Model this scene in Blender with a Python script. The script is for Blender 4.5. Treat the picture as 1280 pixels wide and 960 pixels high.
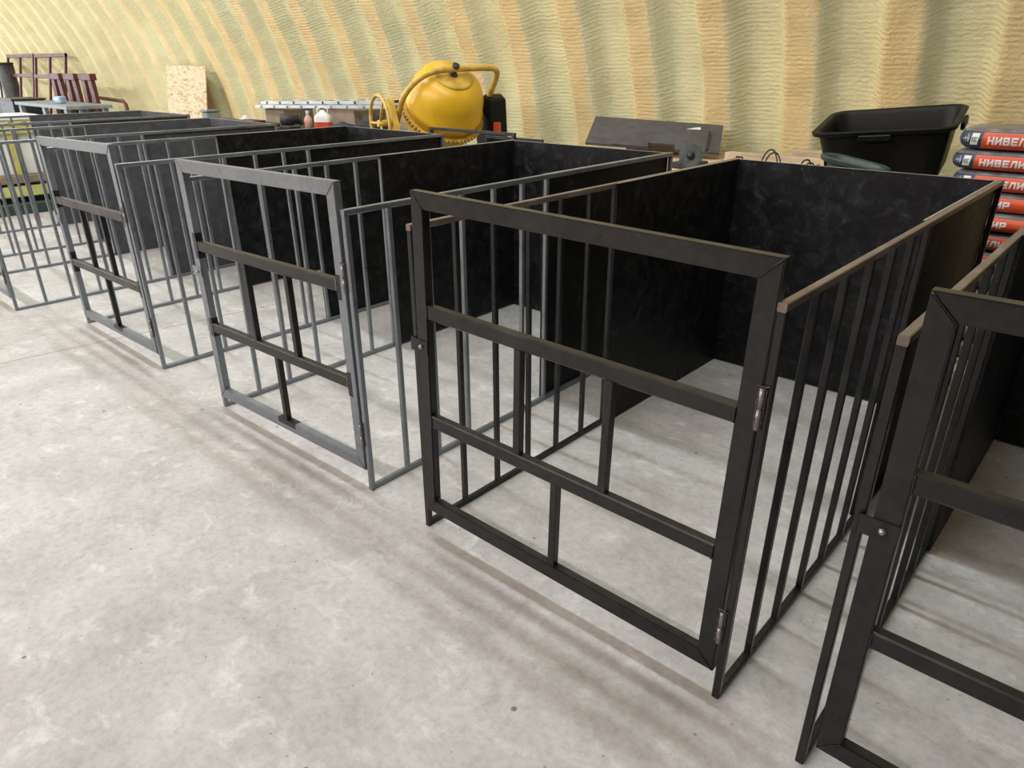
import bpy, bmesh, math, random
from mathutils import Vector, Matrix, noise
random.seed(7)
scn = bpy.context.scene
for o in list(bpy.data.objects):
    bpy.data.objects.remove(o)
COL = scn.collection

# ------------------------------------------------------------------ camera
cam_d = bpy.data.cameras.new('camera'); cam = bpy.data.objects.new('camera', cam_d); COL.objects.link(cam)
cam_d.sensor_width = 36.0; cam_d.lens = 875.2 * 36 / 1280; cam_d.clip_end = 200
yaw, pitch, roll = math.radians(-42.3334), math.radians(24.4735), math.radians(-0.2368)
fw = Vector((math.sin(yaw) * math.cos(pitch), math.cos(yaw) * math.cos(pitch), -math.sin(pitch)))
rt = Vector((math.cos(yaw), -math.sin(yaw), 0)); up = rt.cross(fw)
r2 = math.cos(roll) * rt + math.sin(roll) * up; u2 = -math.sin(roll) * rt + math.cos(roll) * up
M = Matrix.Identity(4)
for i in range(3):
    M[i][0], M[i][1], M[i][2] = r2[i], u2[i], -fw[i]
M[0][3], M[1][3], M[2][3] = 1.6706, -1.3593, 1.5356
cam.matrix_world = M
scn.camera = cam

# ------------------------------------------------------------------ light
world = bpy.data.worlds.new('world'); scn.world = world; world.use_nodes = True
world.node_tree.nodes['Background'].inputs[0].default_value = (0.84, 0.92, 1.0, 1)
world.node_tree.nodes['Background'].inputs[1].default_value = 7.0  # shines in through the opening added at the far end
RAD35 = math.radians(35)
def lamp_row(name, loc, length, width, power, color, rot=(0, 0, 0)):
    d = bpy.data.lights.new(name, 'AREA'); d.shape = 'RECTANGLE'; d.size = length; d.size_y = width
    d.energy = power; d.color = color
    o = bpy.data.objects.new(name, d); COL.objects.link(o); o.location = loc; o.rotation_euler = rot
    return o
# rows of ceiling tube lamps running along the hall
lamp_row('ceiling_lamp_row_wall_side', (-10.0, 0.80, 4.55), 23, 0.20, 610, (0.85, 0.955, 0.99))
lamp_row('ceiling_lamp_row_hall_side', (-10.0, -5.0, 4.5), 23, 0.20, 1080, (1.0, 0.925, 0.975), (RAD35, 0, 0))
scn.view_settings.view_transform = 'Standard'; scn.view_settings.look = 'None'
scn.view_settings.gamma = 1; scn.view_settings.use_curve_mapping = False
scn.view_settings.exposure = -0.13

# ------------------------------------------------------------------ materials
def new_mat(name):
    m = bpy.data.materials.new(name); m.use_nodes = True
    return m, m.node_tree.nodes, m.node_tree.links, m.node_tree.nodes['Principled BSDF']
def setb(b, base=None, rough=None, metal=None, spec=None):
    if base is not None: b.inputs['Base Color'].default_value = (*base, 1)
    if rough is not None: b.inputs['Roughness'].default_value = rough
    if metal is not None: b.inputs['Metallic'].default_value = metal
    if spec is not None: b.inputs['Specular IOR Level'].default_value = spec
def ramp(n, l, src, stops, interp='LINEAR'):
    r = n.new('ShaderNodeValToRGB'); r.color_ramp.interpolation = interp
    e = r.color_ramp.elements
    while len(e) < len(stops): e.new(0.5)
    for k, (p, c) in enumerate(stops):
        e[k].position = p; e[k].color = (*c, 1) if len(c) == 3 else c
    l.new(src, r.inputs[0]); return r
def nz(n, l, scale, detail=4, rough=0.55, coord=None, vec=None, dist=0.0):
    t = n.new('ShaderNodeTexNoise'); t.inputs['Scale'].default_value = scale
    t.inputs['Detail'].default_value = detail; t.inputs['Roughness'].default_value = rough
    t.inputs['Distortion'].default_value = dist
    if vec is not None: l.new(vec, t.inputs['Vector'])
    return t
def objco(n, l, scale=(1, 1, 1), rot=(0, 0, 0), which='Object', loc=(0, 0, 0)):
    c = n.new('ShaderNodeTexCoord'); mp = n.new('ShaderNodeMapping')
    mp.inputs['Scale'].default_value = scale; mp.inputs['Rotation'].default_value = rot
    mp.inputs['Location'].default_value = loc
    l.new(c.outputs[which], mp.inputs[0]); return mp.outputs[0]
def mixc(n, l, fac, a, b, mode='MIX'):
    m = n.new('ShaderNodeMix'); m.data_type = 'RGBA'; m.blend_type = mode
    if isinstance(fac, (int, float)): m.inputs[0].default_value = fac
    else: l.new(fac, m.inputs[0])
    for sock, v in ((m.inputs[6], a), (m.inputs[7], b)):
        if isinstance(v, tuple): sock.default_value = (*v, 1)
        else: l.new(v, sock)
    return m.outputs[2]
def bump(n, l, b, h, strength=0.3, dist=0.01):
    bp = n.new('ShaderNodeBump'); bp.inputs['Strength'].default_value = strength
    bp.inputs['Distance'].default_value = dist
    l.new(h, bp.inputs['Height']); l.new(bp.outputs[0], b.inputs['Normal']); return bp
def simple(name, base, rough=0.5, metal=0.0, var=0.25, scale=12, bmp=0.0):
    m, n, l, b = new_mat(name); setb(b, base, rough, metal)
    v = objco(n, l); t = nz(n, l, scale, vec=v)
    r = ramp(n, l, t.outputs[0], [(0.3, tuple(c * (1 - var) for c in base)), (0.7, tuple(min(1, c * (1 + var)) for c in base))])
    l.new(r.outputs[0], b.inputs['Base Color'])
    rr = ramp(n, l, t.outputs[0], [(0.3, (rough * 0.85,) * 3), (0.7, (min(1, rough * 1.15),) * 3)])
    l.new(rr.outputs[0], b.inputs['Roughness'])
    if bmp: bump(n, l, b, t.outputs[0], bmp, 0.01)
    return m
def steel(name, a, b_, c, rough, metal):
    # painted / mill-scale tube steel: mottled, faintly streaked
    m, n, l, b = new_mat(name); setb(b, a, rough, metal, 0.5)
    v = objco(n, l, which='Object')
    t = nz(n, l, 6, 6, 0.62, vec=v); t2 = nz(n, l, 45, 4, 0.6, vec=v)
    col = ramp(n, l, t.outputs[0], [(0.30, a), (0.52, b_), (0.74, c)])
    f = mixc(n, l, 0.35, col.outputs[0], ramp(n, l, t2.outputs[0], [(0.35, a), (0.7, c)]).outputs[0])
    l.new(f, b.inputs['Base Color'])
    rr = ramp(n, l, t.outputs[0], [(0.3, (rough - 0.1,) * 3), (0.7, (rough + 0.14,) * 3)])
    l.new(rr.outputs[0], b.inputs['Roughness'])
    bump(n, l, b, t2.outputs[0], 0.04, 0.004)
    return m
def board_mat(name, a, b_, c, rough):
    # black film board with strand texture and pale scuffs
    m, n, l, b = new_mat(name); setb(b, a, rough, 0.0, 0.22)
    v = objco(n, l); wv = nz(n, l, 3.0, 3, vec=v)
    add = n.new('ShaderNodeVectorMath'); add.operation = 'ADD'
    sc = n.new('ShaderNodeVectorMath'); sc.operation = 'SCALE'; sc.inputs[3].default_value = 0.12
    l.new(wv.outputs[1], sc.inputs[0]); l.new(v, add.inputs[0]); l.new(sc.outputs[0], add.inputs[1])
    vo = n.new('ShaderNodeTexVoronoi'); vo.inputs['Scale'].default_value = 17; l.new(add.outputs[0], vo.inputs['Vector'])
    t = nz(n, l, 15.0, 10, 0.72, vec=add.outputs[0], dist=0.8)
    sepc = n.new('ShaderNodeSeparateColor'); l.new(vo.outputs['Color'], sepc.inputs[0])
    base = ramp(n, l, sepc.outputs[0], [(0.0, a), (1.0, b_)])
    scf = ramp(n, l, t.outputs[0], [(0.48, (0, 0, 0)), (0.60, (0.22,) * 3), (0.72, (0.9,) * 3)])
    l.new(mixc(n, l, scf.outputs[0], base.outputs[0], c), b.inputs['Base Color'])
    rr = ramp(n, l, t.outputs[0], [(0.3, (rough,) * 3), (0.75, (min(1, rough + 0.22),) * 3)])
    l.new(rr.outputs[0], b.inputs['Roughness'])
    bump(n, l, b, t.outputs[0], 0.10, 0.004)
    return m

MT = {}
MT['black'] = steel('black_painted_steel', (0.028, 0.0285, 0.030), (0.037, 0.037, 0.038), (0.060, 0.057, 0.055), 0.32, 0.7)
MT['brown'] = steel('brown_rusty_steel', (0.165, 0.125, 0.108), (0.24, 0.19, 0.168), (0.35, 0.295, 0.268), 0.38, 0.55)
MT['edge_glint'] = simple('painted_edge_highlight', (0.30, 0.285, 0.27), 0.5, 0, 0.25, 20)  # highlight along the board tops, put into the colour of a pale strip
MT['grey'] = steel('grey_mill_steel', (0.185, 0.205, 0.235), (0.23, 0.252, 0.285), (0.305, 0.33, 0.365), 0.34, 0.65)
MT['board'] = board_mat('black_board', (0.0032, 0.0032, 0.0038), (0.0075, 0.0075, 0.0086), (0.060, 0.060, 0.069), 0.42)
MT['board_grey'] = board_mat('grey_board', (0.058, 0.059, 0.068), (0.078, 0.079, 0.090), (0.15, 0.15, 0.168), 0.5)
MT['bare'] = simple('bare_hinge_steel', (0.26, 0.23, 0.225), 0.4, 0.6, 0.5, 60)
MT['weld'] = simple('weld_bead', (0.10, 0.098, 0.095), 0.35, 0.7, 0.6, 120, 0.6)
MT['zinc'] = simple('zinc_bolt', (0.42, 0.41, 0.39), 0.35, 0.9, 0.2, 40)
MT['yellow'] = simple('yellow_enamel', (0.74, 0.44, 0.022), 0.3, 0, 0.12, 5)
MT['yellow_dusty'] = simple('yellow_frame_paint', (0.62, 0.40, 0.07), 0.45, 0, 0.3, 14)
MT['plastic'] = simple('black_plastic', (0.006, 0.0065, 0.0068), 0.45, 0, 0.25, 25)
MT['plastic'].node_tree.nodes['Principled BSDF'].inputs['Specular IOR Level'].default_value = 0.25
MT['green_plastic'] = simple('grey_green_plastic', (0.05, 0.075, 0.066), 0.45, 0, 0.2, 15)
MT['red_plastic'] = simple('red_plastic', (0.60, 0.06, 0.025), 0.4)
MT['rust_red'] = simple('red_oxide_primer', (0.085, 0.013, 0.011), 0.55, 0, 0.35, 8)
MT['dark_iron'] = simple('dark_iron', (0.035, 0.034, 0.034), 0.5, 0.2, 0.5, 18)
MT['grey_paint'] = simple('blue_grey_paint', (0.17, 0.20, 0.22), 0.5, 0, 0.3, 9)
MT['alu'] = simple('aluminium', (0.62, 0.65, 0.70), 0.32, 0.55, 0.12, 8)
MT['wood'] = simple('raw_pine', (0.56, 0.42, 0.29), 0.7, 0, 0.3, 6)
MT['card'] = simple('cardboard', (0.25, 0.19, 0.14), 0.85, 0, 0.2, 6)
MT['white'] = simple('white_sheet', (0.75, 0.76, 0.74), 0.5, 0, 0.08, 5)
MT['fabric_dark'] = simple('dark_cloth', (0.028, 0.027, 0.03), 0.9, 0, 0.4, 10, 0.4)
MT['fabric_blue'] = simple('navy_cloth', (0.028, 0.04, 0.085), 0.9, 0, 0.4, 10, 0.4)
MT['film'] = simple('clear_grey_film', (0.62, 0.63, 0.60), 0.35, 0, 0.2, 14, 0.5)
MT['green'] = simple('green_enamel', (0.03, 0.065, 0.048), 0.45, 0, 0.3, 9)
MT['lime'] = simple('yellow_green_paint', (0.52, 0.54, 0.20), 0.5, 0, 0.25, 8)
MT['olive'] = simple('yellow_machine_paint', (0.50, 0.44, 0.12), 0.5, 0, 0.2, 8)
MT['disc'] = simple('saw_blade_steel', (0.17, 0.20, 0.20), 0.4, 0.6, 0.35, 14)
MT['bag_dark'] = simple('bag_navy_print', (0.035, 0.05, 0.085), 0.45, 0, 0.35, 16, 0.25)
MT['bag_grey'] = simple('bag_grey_film', (0.20, 0.185, 0.18), 0.35, 0, 0.4, 16, 0.35)
MT['bag_orange'] = simple('bag_orange_print', (0.74, 0.10, 0.028), 0.42, 0, 0.10, 10)
MT['bag_white'] = simple('bag_white_print', (0.82, 0.80, 0.77), 0.5, 0, 0.05, 10)
MT['board_dark'] = simple('dark_grey_board', (0.072, 0.070, 0.080), 0.5, 0, 0.3, 14)
MT['pink'] = simple('pale_orange_plastic', (0.62, 0.34, 0.24), 0.45)
MT['blue'] = simple('light_blue_paper', (0.30, 0.46, 0.66), 0.6)

def osb_mat():
    m, n, l, b = new_mat('osb'); setb(b, (0.6, 0.5, 0.3), 0.75)
    v = objco(n, l)
    cols = []
    for k, (rz, s) in enumerate(((0.6, (12, 9, 42)), (2.2, (12, 9, 40)), (1.4, (14, 9, 30)))):
        vo = n.new('ShaderNodeTexVoronoi'); vo.inputs['Scale'].default_value = 1.0
        l.new(objco(n, l, s, (0.2, rz, 0.1)), vo.inputs['Vector'])
        sp = n.new('ShaderNodeSeparateColor'); l.new(vo.outputs['Color'], sp.inputs[0])
        cols.append(sp.outputs[0])
    c1 = ramp(n, l, cols[0], [(0, (0.36, 0.22, 0.13)), (0.3, (0.56, 0.44, 0.28)), (1, (0.68, 0.59, 0.43))])
    c2 = ramp(n, l, cols[1], [(0, (0.38, 0.25, 0.15)), (0.3, (0.58, 0.46, 0.30)), (1, (0.66, 0.56, 0.40))])
    l.new(mixc(n, l, cols[2], c1.outputs[0], c2.outputs[0]), b.inputs['Base Color'])
    bump(n, l, b, cols[0], 0.2, 0.004)
    return m
MT['osb'] = osb_mat()

def concrete():
    m, n, l, b = new_mat('concrete_floor'); setb(b, (0.5, 0.5, 0.48), 0.62, 0, 0.4)
    v = objco(n, l)
    big = nz(n, l, 0.55, 4, 0.55, vec=v); mid = nz(n, l, 2.2, 9, 0.70, vec=v, dist=0.3); fine = nz(n, l, 34, 8, 0.78, vec=v)
    worn = nz(n, l, 5.5, 9, 0.72, vec=objco(n, l, (1, 1.6, 1), (0, 0, 0.5), loc=(3, 1, 0)), dist=0.45)
    c1 = ramp(n, l, big.outputs[0], [(0.3, (0.45, 0.43, 0.415)), (0.7, (0.535, 0.52, 0.51))])
    c2 = ramp(n, l, mid.outputs[0], [(0.32, (0.33, 0.312, 0.30)), (0.5, (0.50, 0.482, 0.468)), (0.68, (0.64, 0.622, 0.612))])
    c = mixc(n, l, 0.6, c1.outputs[0], c2.outputs[0])
    w = ramp(n, l, worn.outputs[0], [(0.54, (0, 0, 0)), (0.68, (0.7,) * 3)])
    c = mixc(n, l, w.outputs[0], c, (0.72, 0.705, 0.70))
    d = ramp(n, l, worn.outputs[0], [(0.32, (0.7,) * 3), (0.45, (0, 0, 0))])
    c = mixc(n, l, d.outputs[0], c, (0.37, 0.35, 0.335))
    fr = ramp(n, l, fine.outputs[0], [(0.34, (0.62,) * 3), (0.56, (1.0,) * 3)])
    c = mixc(n, l, 0.55, c, fr.outputs[0], 'MULTIPLY')
    # oil specks and grit
    vo = n.new('ShaderNodeTexVoronoi'); vo.inputs['Scale'].default_value = 5.5; l.new(v, vo.inputs['Vector'])
    vo.inputs['Randomness'].default_value = 1.0
    thr = nz(n, l, 30, 2, vec=v)
    ad = n.new('ShaderNodeMath'); ad.operation = 'MULTIPLY_ADD'; ad.inputs[1].default_value = 0.05
    l.new(thr.outputs[0], ad.inputs[0]); l.new(vo.outputs['Distance'], ad.inputs[2])
    sp = ramp(n, l, ad.outputs[0], [(0.055, (0.8,) * 3), (0.072, (0, 0, 0))])
    c = mixc(n, l, sp.outputs[0], c, (0.10, 0.09, 0.085))
    vo2 = n.new('ShaderNodeTexVoronoi'); vo2.inputs['Scale'].default_value = 17; l.new(v, vo2.inputs['Vector'])
    ad2 = n.new('ShaderNodeMath'); ad2.operation = 'MULTIPLY_ADD'; ad2.inputs[1].default_value = 0.09
    l.new(nz(n, l, 11, 2, vec=v).outputs[0], ad2.inputs[0]); l.new(vo2.outputs['Distance'], ad2.inputs[2])
    sp2 = ramp(n, l, ad2.outputs[0], [(0.085, (0.7,) * 3), (0.115, (0, 0, 0))])
    c = mixc(n, l, sp2.outputs[0], c, (0.20, 0.185, 0.17))
    l.new(c, b.inputs['Base Color'])
    rr = ramp(n, l, mid.outputs[0], [(0.3, (0.52,) * 3), (0.7, (0.72,) * 3)]); l.new(rr.outputs[0], b.inputs['Roughness'])
    h = n.new('ShaderNodeMath'); h.operation = 'ADD'; l.new(fine.outputs[0], h.inputs[0]); l.new(worn.outputs[0], h.inputs[1])
    bump(n, l, b, h.outputs[0], 0.25, 0.006)
    return m
MT['concrete'] = concrete()

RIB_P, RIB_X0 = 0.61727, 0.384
def foam():
    m, n, l, b = new_mat('spray_foam'); setb(b, (0.8, 0.66, 0.33), 0.55, 0, 0.4)
    uv = n.new('ShaderNodeTexCoord'); sep = n.new('ShaderNodeSeparateXYZ'); l.new(uv.outputs['UV'], sep.inputs[0])
    vuv = uv.outputs['UV']
    def math_(op, a, b2=None):
        q = n.new('ShaderNodeMath'); q.operation = op
        for k, x in enumerate((a, b2)):
            if x is None: continue
            if isinstance(x, (int, float)): q.inputs[k].default_value = x
            else: l.new(x, q.inputs[k])
        return q.outputs[0]
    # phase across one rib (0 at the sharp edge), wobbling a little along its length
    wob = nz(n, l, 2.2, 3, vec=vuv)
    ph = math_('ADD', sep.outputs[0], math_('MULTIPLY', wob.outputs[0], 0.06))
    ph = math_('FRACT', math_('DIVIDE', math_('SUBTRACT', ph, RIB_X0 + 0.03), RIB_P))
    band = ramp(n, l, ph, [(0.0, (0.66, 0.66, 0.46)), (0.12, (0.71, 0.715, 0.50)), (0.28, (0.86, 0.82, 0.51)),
                           (0.54, (0.88, 0.80, 0.46)), (0.68, (0.78, 0.54, 0.23)), (0.90, (0.80, 0.57, 0.26)), (0.985, (0.76, 0.62, 0.35))])  # coloured light on crests, flanks and valleys painted into the foam colour
    big = nz(n, l, 0.9, 5, 0.6, vec=vuv); md = nz(n, l, 5, 5, 0.6, vec=vuv)
    tint = ramp(n, l, big.outputs[0], [(0.3, (0.82, 0.79, 0.49)), (0.7, (0.82, 0.65, 0.32))])
    # the painted light bands fade to an even pale tone in the far bays
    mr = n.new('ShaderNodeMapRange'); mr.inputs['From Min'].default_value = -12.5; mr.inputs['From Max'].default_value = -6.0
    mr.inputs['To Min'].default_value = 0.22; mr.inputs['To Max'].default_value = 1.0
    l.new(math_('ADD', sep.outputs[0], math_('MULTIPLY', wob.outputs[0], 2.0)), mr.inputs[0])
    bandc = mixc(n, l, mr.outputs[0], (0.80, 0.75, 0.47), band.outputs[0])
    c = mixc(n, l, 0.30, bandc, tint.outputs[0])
    dk = ramp(n, l, md.outputs[0], [(0.25, (0.84, 0.84, 0.82)), (0.6, (1, 1, 1))])
    c = mixc(n, l, 0.7, c, dk.outputs[0], 'MULTIPLY')
    l.new(c, b.inputs['Base Color'])
    # horizontal spray ridges, sagging in the troughs
    dis = nz(n, l, 6.0, 6, 0.72, vec=vuv)
    vv = math_('ADD', sep.outputs[1], math_('MULTIPLY', dis.outputs[0], 0.045))
    rip = math_('SINE', math_('MULTIPLY', vv, 6.2832 / 0.030))
    amp = ramp(n, l, nz(n, l, 1.7, 3, vec=vuv).outputs[0], [(0.35, (0.25,) * 3), (0.6, (1,) * 3)])
    rip = math_('MULTIPLY', rip, amp.outputs[0])
    brk = nz(n, l, 14, 4, 0.6, vec=vuv)
    rip = math_('MULTIPLY', rip, math_('MULTIPLY', brk.outputs[0], 2.0))
    lum = nz(n, l, 30, 7, 0.72, vec=vuv)
    hgt = math_('ADD', math_('MULTIPLY', rip, 0.17), math_('MULTIPLY', lum.outputs[0], 2.4))
    bump(n, l, b, hgt, 0.6, 0.012)
    return m
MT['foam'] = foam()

# ------------------------------------------------------------------ mesh helpers
class MB:
    def __init__(s): s.v = []; s.f = []; s.mi = []; s.sm = []
    def add(s, vs, fs, mi=0, smooth=False):
        o = len(s.v); s.v += [tuple(v) for v in vs]; s.f += [tuple(i + o for i in f) for f in fs]
        s.mi += [mi] * len(fs); s.sm += [smooth] * len(fs); return s
    def box(s, c, d, rot=None, mi=0):
        hx, hy, hz = d[0] / 2, d[1] / 2, d[2] / 2
        vs = [Vector((x, y, z)) for z in (-hz, hz) for x, y in ((-hx, -hy), (hx, -hy), (hx, hy), (-hx, hy))]
        if rot is not None: vs = [rot @ v for v in vs]
        return s.add([v + Vector(c) for v in vs], [(3, 2, 1, 0), (4, 5, 6, 7), (0, 1, 5, 4), (1, 2, 6, 5), (2, 3, 7, 6), (3, 0, 4, 7)], mi)
    def cbox(s, c, d, ch=0.004, rot=None, mi=0):
        # box with chamfered edges
        bm = bmesh.new(); bmesh.ops.create_cube(bm, size=1)
        for v in bm.verts: v.co = Vector((v.co.x * d[0], v.co.y * d[1], v.co.z * d[2]))
        bmesh.ops.bevel(bm, geom=bm.edges[:], offset=ch, segments=1, affect='EDGES')
        R = rot if rot is not None else Matrix.Identity(3)
        bm.verts.index_update()
        s.add([R @ v.co + Vector(c) for v in bm.verts], [[v.index for v in f.verts] for f in bm.faces], mi); bm.free(); return s
    def bar(s, p0, p1, w, h, side=(1, 0, 0), ch=0.0022, mi=0):
        # chamfered rectangular tube: width w along `side`, height h across
        p0, p1 = Vector(p0), Vector(p1); ax = (p1 - p0).normalized()
        sd = Vector(side); sd = (sd - ax * sd.dot(ax)).normalized(); ot = ax.cross(sd)
        a, b = w / 2, h / 2
        sec = [(-a + ch, -b), (a - ch, -b), (a, -b + ch), (a, b - ch), (a - ch, b), (-a + ch, b), (-a, b - ch), (-a, -b + ch)]
        vs = [p + sd * x + ot * y for p in (p0, p1) for x, y in sec]
        fs = [(k, (k + 1) % 8, 8 + (k + 1) % 8, 8 + k) for k in range(8)] + [tuple(range(7, -1, -1)), tuple(range(8, 16))]
        return s.add(vs, fs, mi)
    def tube(s, pts, r, n=10, closed=False, caps=True, mi=0):
        pts = [Vector(p) for p in pts]; N = len(pts); vs = []; prev = None
        for i, p in enumerate(pts):
            a = pts[(i - 1) % N] if (closed or i) else p; b = pts[(i + 1) % N] if (closed or i < N - 1) else p
            t = (b - a).normalized()
            if prev is None: prev = t.orthogonal().normalized()
            u = (prev - t * prev.dot(t)).normalized(); prev = u; w = t.cross(u)
            rr = r[i] if isinstance(r, (list, tuple)) else r
            vs += [p + (u * math.cos(2 * math.pi * k / n) + w * math.sin(2 * math.pi * k / n)) * rr for k in range(n)]
        fs = []
        for i in range(N if closed else N - 1):
            j = (i + 1) % N
            fs += [(i * n + k, i * n + (k + 1) % n, j * n + (k + 1) % n, j * n + k) for k in range(n)]
        s.add(vs, fs, mi, True)
        if caps and not closed:
            o = len(s.v) - len(vs)
            s.f += [tuple(o + k for k in range(n - 1, -1, -1)), tuple(o + (N - 1) * n + k for k in range(n))]
            s.mi += [mi] * 2; s.sm += [False] * 2
        return s
    def lathe(s, prof, c, axis, n=40, mi=0, smooth=True):
        ax = Vector(axis).normalized(); u = ax.orthogonal().normalized(); w = ax.cross(u); c = Vector(c)
        vs = [c + ax * t + (u * math.cos(2 * math.pi * k / n) + w * math.sin(2 * math.pi * k / n)) * max(r, 1e-4) for t, r in prof for k in range(n)]
        fs = [(i * n + k, i * n + (k + 1) % n, (i + 1) * n + (k + 1) % n, (i + 1) * n + k) for i in range(len(prof) - 1) for k in range(n)]
        return s.add(vs, fs, mi, smooth)
    def prism(s, poly, d, fn, mi=0):
        # 2D polygon extruded by d; fn maps (x, y, depth) to 3D
        n = len(poly)
        vs = [fn(x, y, 0) for x, y in poly] + [fn(x, y, d) for x, y in poly]
        fs = [tuple(range(n - 1, -1, -1)), tuple(range(n, 2 * n))] + [(k, (k + 1) % n, n + (k + 1) % n, n + k) for k in range(n)]
        return s.add(vs, fs, mi)
    def mesh(s, name, mats):
        me = bpy.data.meshes.new(name); me.from_pydata([tuple(v) for v in s.v], [], s.f)
        for m in (mats if isinstance(mats, (list, tuple)) else [mats]): me.materials.append(MT[m])
        me.polygons.foreach_set('material_index', s.mi); me.polygons.foreach_set('use_smooth', s.sm)
        bm = bmesh.new(); bm.from_mesh(me); bmesh.ops.recalc_face_normals(bm, faces=bm.faces[:]); bm.to_mesh(me); bm.free()
        me.update(); return me
    def build(s, name, mats, parent=None, loc=None, rot=None):
        return link(name, s.mesh(name, mats), parent, loc, rot)
def link(name, me, parent=None, loc=None, rot=None):
    o = bpy.data.objects.new(name, me); COL.objects.link(o)
    if parent: o.parent = parent
    if loc is not None: o.location = loc
    if rot is not None: o.rotation_euler = rot
    return o
def tag(o, label, cat, group=None):
    o['label'] = label; o['category'] = cat
    if group: o['group'] = group
    return o
def thing(name, loc, label, cat, rz=0.0, group=None):
    o = bpy.data.objects.new(name, None); COL.objects.link(o); o.location = loc; o.rotation_euler = (0, 0, rz)
    return tag(o, label, cat, group)
def R3(x=0, y=0, z=0):
    return (Matrix.Rotation(z, 3, 'Z') @ Matrix.Rotation(y, 3, 'Y') @ Matrix.Rotation(x, 3, 'X'))
RAD = math.radians

# ------------------------------------------------------------------ setting: floor
fl = MB()
fl.box((-13, -3.5, -0.06), (44, 17, 0.08)); floor = fl.build('floor', 'dark_iron'); floor['kind'] = 'structure'
# poured slabs with sawn joints between them (joint line slightly askew)
def jx(x, y): return x + 0.12 * (y - 0.0)
joints = [-35, -13.2, -8.05, -2.893, 2.6, 9]
for k in range(len(joints) - 1):
    a, b = joints[k] + 0.003, joints[k + 1] - 0.003
    for y0, y1 in ((-12, -3.0), (-2.994, 5.0)):
        s = MB(); P = [(jx(a, y0), y0), (jx(b, y0), y0), (jx(b, y1), y1), (jx(a, y1), y1)]
        s.prism(P, 0.02, lambda x, y, d: (x, y, -0.02 + d))
        s.build('floor_slab', 'concrete', floor)

# ------------------------------------------------------------------ setting: arched foam-sprayed hall
def rib(x):
    u = ((x - RIB_X0) / RIB_P) % 1.0
    def ss(a, b, t): t = min(1, max(0, (t - a) / (b - a))); return t * t * (3 - 2 * t)
    return 1 - ss(-0.01, 0.14, u) + ss(0.50, 0.66, u) if u < 0.985 else 1 - ss(-0.01, 0.14, u - 1)
prof = []                                  # arch line: (y, z, inward normal), walked upward from the foot
y, z, ang, sarc = 4.07, 0.0, 0.0, 0.0
STEP = 0.05
while True:
    prof.append((y, z, ang, sarc))
    if ang > math.pi / 2: break
    y -= math.sin(ang) * STEP; z += math.cos(ang) * STEP; sarc += STEP
    ang += STEP / (4.95 if sarc < 3.4 else 6.4)
ridge_y = prof[-1][0]
def shell(name, rows, xs, mirror=False, lumps=True):
    vs, fs, uvs = [], [], []
    for (py, pz, pa, ps) in rows:
        for x in xs:
            h = 0.125 * rib(x + (0.02 * noise.noise((x * 0.3, ps * 0.9, 3.3)) if lumps else 0))
            if lumps:
                h += 0.022 * noise.noise((x * 1.6, ps * 1.6, 0)) + 0.010 * noise.noise((x * 5, ps * 5, 7))
            yy = py - math.cos(pa) * h; zz = pz - math.sin(pa) * h
            if mirror: yy = 2 * ridge_y - yy
            vs.append((x, yy, zz)); uvs.append((x, ps))
    nx = len(xs)
    for i in range(len(rows) - 1):
        for k in range(nx - 1):
            q = (i * nx + k, i * nx + k + 1, (i + 1) * nx + k + 1, (i + 1) * nx + k)
            fs.append(q if not mirror else q[::-1])
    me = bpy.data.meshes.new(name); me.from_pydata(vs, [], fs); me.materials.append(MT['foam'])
    ul = me.uv_layers.new(name='UVMap'); li = [0] * len(me.loops); me.loops.foreach_get('vertex_index', li)
    ul.data.foreach_set('uv', [c for i in li for c in uvs[i]])
    me.polygons.foreach_set('use_smooth', [True] * len(fs)); me.update()
    o = link(name, me); o['kind'] = 'structure'; return o
def frange(a, b, s):
    n = int(round((b - a) / s)); return [a + (b - a) * k / n for k in range(n + 1)]
isplit = next(i for i, p in enumerate(prof) if p[3] > 3.0)
xs_f = frange(-24, -9, 0.06)[:-1] + frange(-9, 4.5, 0.0275)
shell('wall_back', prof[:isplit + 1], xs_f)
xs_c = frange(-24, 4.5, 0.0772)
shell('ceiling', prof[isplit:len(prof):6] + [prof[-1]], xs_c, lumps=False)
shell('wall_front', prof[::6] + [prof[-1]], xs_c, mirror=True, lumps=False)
# end walls of the hall
ew = MB(); poly = [(p[0], p[1]) for p in prof[::6]] + [(2 * ridge_y - p[0], p[1]) for p in prof[::-6]]
ew.prism(poly, 0.1, lambda a, b, d: (4.5 + d, a, b)); e1 = ew.build('wall_right', 'grey_paint'); e1['kind'] = 'structure'
# far end: gable with an unseen opening, added to side-light the ribs
zr_ = prof[-1][1]; ew = MB(); DW, DH = 3.6, 4.4
ew.prism([(p[0], p[1]) for p in prof[::6] if p[0] > ridge_y + DW] + [(ridge_y + DW, zr_ - 0.9), (ridge_y + DW, 0)], 0.1, lambda a, b, d: (-24.0 - d, a, b))
ew.prism([(2 * ridge_y - p[0], p[1]) for p in prof[::6] if p[0] > ridge_y + DW] + [(ridge_y - DW, zr_ - 0.9), (ridge_y - DW, 0)], 0.1, lambda a, b, d: (-24.0 - d, a, b))
ew.box((-24.05, ridge_y, (DH + zr_) / 2), (0.1, 2 * DW, zr_ - DH))
e2 = ew.build('wall_left', 'white'); e2['kind'] = 'structure'

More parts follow.
